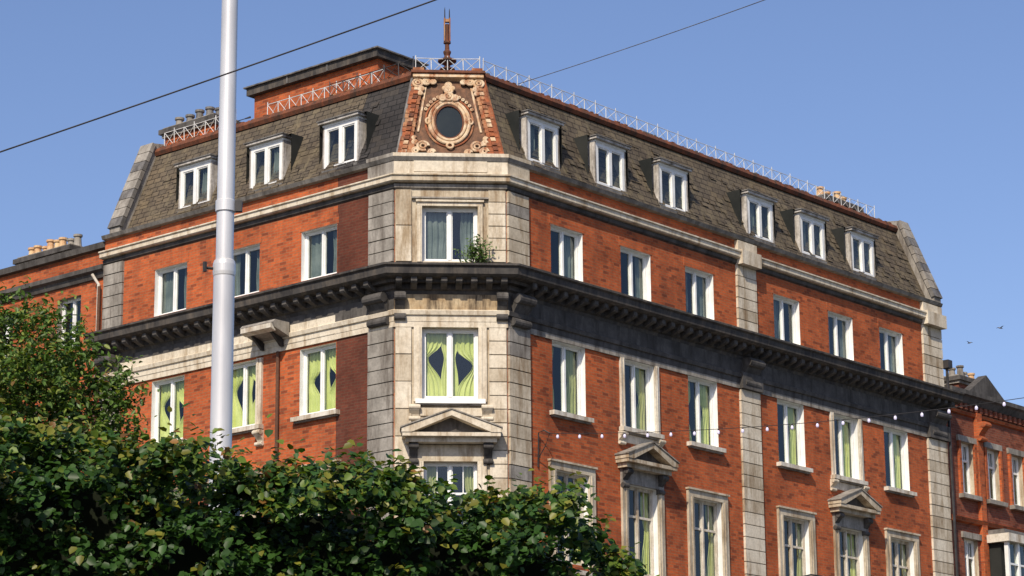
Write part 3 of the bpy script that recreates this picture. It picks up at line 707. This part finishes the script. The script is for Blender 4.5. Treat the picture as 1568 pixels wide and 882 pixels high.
lumps=[(-6.75,35,9.75,.72),(-7.5,35.2,9.95,.9),(-6.15,34.8,9.3,.62),(-5.85,35,8.75,.55),(-5.6,35,9.15,.34),(-5.65,34.9,8.45,.38),(-6.6,34.4,8.8,.9),(-7.6,34.4,9.0,1.1),(-8.6,35,9.6,1.2),(-6.1,35.2,8.1,.7),(-7.0,34.6,7.9,1.1),(-8.2,35,7.9,1.2),(-5.9,34.9,7.6,.7),(-7.3,35.8,9.0,1.2),(-8.8,34.8,8.6,1.0)]
P=[];Nn=[];Cc=[]
for (x,y,z,r) in lumps:
    tube(b,[(tx+.05,ty,5.2+random.random()*1.5),(x*.6+tx*.4,y,z*.75+1.7),(x,y,z)],[.07,.045,.015],'bark',6)
    for i in range(int(460*r*r)):
        d=Vector([random.gauss(0,1) for _ in range(3)]).normalized()
        rr=r*random.uniform(.5,1.08); c0=Vector((x,y,z))+Vector((d.x,d.y,d.z*.85))*rr
        if nz(c0.x,c0.y,c0.z,2.1)<-.18: continue
        dd=(d+Vector((0,0,.5))+Vector([random.gauss(0,.5) for _ in range(3)])).normalized()
        L_=random.uniform(.12,.40); k=random.randint(7,11)
        for j in range(k):
            t=j/k; p=c0+dd*L_*t+Vector([random.gauss(0,.035) for _ in range(3)])
            P.append(p); Nn.append(Vector((0,-.3,.8))+Vector([random.gauss(0,.5) for _ in range(3)]))
            g=random.uniform(.6,1.3); col=np.array([.075,.135,.026])*g
            if random.random()<.22: col=np.array([.17,.21,.04])*g
            if random.random()<.03: col=np.array([.20,.12,.04])*g
            Cc.append(col)
b.build(tree)
leafcloud('leaves',np.array(P),np.array(Nn),.095,np.array(Cc),tree,aspect=.5)
pl=empty('ledge_shrub'); b=B('stems'); P=[];Nn=[];Cc=[]
for i in range(20):
    u0=random.uniform(1.7,2.25); ang=random.uniform(-.8,.5); L_=random.uniform(.3,.75)
    p0=Vector(FC.p(u0,15.88,.25)); p1=Vector(FC.p(u0+math.sin(ang)*L_,15.88+math.cos(ang)*L_,.3+random.uniform(-.1,.25)))
    tube(b,[p0,(p0+p1)/2+Vector((0,0,.04)),p1],[.008,.006,.003],'bark',4)
    for j in range(20):
        t=random.uniform(.15,1); P.append(p0.lerp(p1,t)+Vector([random.gauss(0,.05) for _ in range(3)])); Nn.append(Vector((0,-.5,.7))+Vector([random.gauss(0,.5) for _ in range(3)])); Cc.append(np.array([.075,.13,.03])*random.uniform(.7,1.4))
b.build(pl); leafcloud('leaves',np.array(P),np.array(Nn),.10,np.array(Cc),pl,aspect=.4)

# ================================================================== pole & wires
pole=empty('overhead_line_pole'); b=B('shaft'); px,py=-2.594,22.0
lathe(b,(px,py,0),[(.16,0),(.16,.05),(.12,.08),(.115,.5),(.102,3),(.096,7.44),(.100,7.45),(.104,7.48),(.104,7.55),(.096,7.585),(.080,7.60),(.074,10.5),(.062,13),(.0,13.02)],'pole_steel',40)
b.build(pole)
b=B('clamp'); lathe(b,(px,py,0),[(.078,8.04),(.092,8.05),(.092,8.15),(.078,8.16)],'pole_steel',32)
box(b,F((px,py),(1,0),(0,-1)),.085,.15,8.05-EYE,8.15-EYE,-.03,.03,'black_iron')
tube(b,[(px-.08,py-.03,7.51),(px-.17,py-.03,7.52)],.014,'black_iron')
tube(b,[(px-.17,py-.05,7.48),(px-.17,py-.05,7.57)],.02,'black_iron'); b.build(pole)
def wire(name,A,C_,sag,r,mat='black_iron'):
    b=B('cable'); e=empty(name); A=Vector(A);C_=Vector(C_); pts=[]
    for i in range(33):
        t=i/32; p=A.lerp(C_,t); p.z-=sag*4*t*(1-t); pts.append(p)
    tube(b,pts,r,mat,6); b.build(e); return e,pts
def lerp2(A,C_,t): return tuple(A[i]+(C_[i]-A[i])*t for i in range(3))
A0=(-3.818,18.0,5.68+EYE+.10); A1=(-.57,18.0,6.854+EYE+.115)
wire('overhead_wire',lerp2(A0,A1,-1.2),lerp2(A0,A1,2.6),.12,.0062)
wire('overhead_wire',FR.p(1.9,21.35,-1.2),(8.75,40,16.9+EYE),.1,.009,'lead')
e,pts=wire('string_lights',FR.p(1.15,11.80,.35),(12.6,52,11.07+EYE),.28,.008)
b=B('bulbs'); tot=0; nxt=.25
for i in range(1,len(pts)):
    seg=(pts[i]-pts[i-1]); l=seg.length
    while nxt<=tot+l:
        p=pts[i-1]+seg*((nxt-tot)/l)
        lathe(b,(p.x,p.y,p.z-.13),[(0,0),(.026,.01),(.036,.04),(.030,.075),(.018,.095)],'bulb',10); lathe(b,(p.x,p.y,p.z-.036),[(.018,0),(.018,.035),(0,.036)],'black_iron',8)
        nxt+=.66
    tot+=l
b.build(e)
b=B('wall_bracket'); tube(b,[FR.p(1.1,11.0,.02),FR.p(1.1,11.85,.05),FR.p(1.13,11.9,.2),FR.p(1.15,11.80,.36)],.018,'black_iron')
tube(b,[FR.p(1.1,11.2,.02),FR.p(1.12,11.5,.25),FR.p(1.15,11.80,.36)],.012,'black_iron'); b.build(e)
e=empty('wall_lamp'); b=B('arm_and_head')
p=[FR.p(10.9,8.3,.05),FR.p(10.9,8.9,.5),FR.p(11.1,9.2,.8),FR.p(11.5,9.3,.9),FR.p(12.0,9.3,.95)]
tube(b,p,.025,'black_iron',8); lathe(b,(p[-1][0],p[-1][1],p[-1][2]-.12),[(0,0),(.12,.01),(.14,.06),(.05,.12),(0,.13)],'pole_steel',14); b.build(e)
def bird(X,Y,Z,s,yaw):
    e=empty('bird'); b=B('body_and_wings')
    R_=Matrix.Rotation(yaw,3,'Z')
    def w(x,y,z): v=R_@Vector((x*s,y*s,z*s)); return (X+v.x,Y+v.y,Z+v.z)
    prof=[(-.5,.01),(-.38,.05),(-.15,.10),(.1,.11),(.3,.075),(.38,.07),(.46,.045),(.56,.005)]
    tube(b,[w(x,0,0) for x,r in prof],[r*s for x,r in prof],'bird_feather',8)
    for sg in (-1,1):
        b.face([w(.18,sg*.05,.04),w(.28,sg*.45,.28),w(.02,sg*.5,.27),w(-.12,sg*.06,.04)],'bird_feather')
        b.face([w(.28,sg*.45,.28),w(.05,sg*1.05,.18),w(-.05,sg*1.0,.18),w(.02,sg*.5,.27)],'bird_feather')
    b.face([w(-.42,0,.02),w(-.72,.12,.0),w(-.72,-.12,.0)],'bird_feather'); b.build(e)
bird(16.3,82,19.4+EYE,.20,.5); bird(15.25,82,18.9+EYE,.17,2.3)

# ================================================================== camera / light
cam=bpy.data.cameras.new('camera'); co=bpy.data.objects.new('camera',cam); sc.collection.objects.link(co); sc.camera=co
t=math.radians(14.317); ro=math.radians(-.493)
fw_=Vector((0,math.cos(t),math.sin(t))); up0=Vector((0,-math.sin(t),math.cos(t))); X0=Vector((1,0,0))
r_=X0*math.cos(ro)+up0*math.sin(ro); u_=-X0*math.sin(ro)+up0*math.cos(ro)
Mx=Matrix((r_,u_,-fw_)).transposed().to_4x4(); Mx.translation=Vector((0,0,EYE)); co.matrix_world=Mx
cam.sensor_width=36; cam.lens=3861.5/1568*36; cam.clip_end=4000; cam.clip_start=.1
sh=Vector((-.27,-.963)).normalized(); el=math.radians(42)
s=Vector((sh.x*math.cos(el),sh.y*math.cos(el),math.sin(el)))
sl_=bpy.data.lights.new('sun','SUN'); sl_.energy=5.0; sl_.angle=math.radians(.53); sl_.color=(1,.89,.73)
so=bpy.data.objects.new('sun',sl_); sc.collection.objects.link(so); so.rotation_euler=s.to_track_quat('Z','Y').to_euler()
w=bpy.data.worlds.new('World'); sc.world=w; w.use_nodes=True; nt=w.node_tree
bg=nt.nodes['Background']; sk=nt.nodes.new('ShaderNodeTexSky'); sk.sky_type='NISHITA'; sk.sun_disc=False
sk.sun_elevation=el; sk.sun_rotation=math.atan2(sh.x,sh.y)%(2*math.pi); sk.air_density=1.0; sk.dust_density=1.2; sk.ozone_density=2.4
mx=nt.nodes.new('ShaderNodeMix'); mx.data_type='RGBA'; mx.blend_type='MULTIPLY'; mx.inputs[0].default_value=1; mx.inputs[7].default_value=(1.0,.99,1.14,1)
nt.links.new(sk.outputs[0],mx.inputs[6]); nt.links.new(mx.outputs[2],bg.inputs[0]); bg.inputs[1].default_value=.125
sc.view_settings.view_transform='Standard'; sc.view_settings.look='None'; sc.view_settings.exposure=0
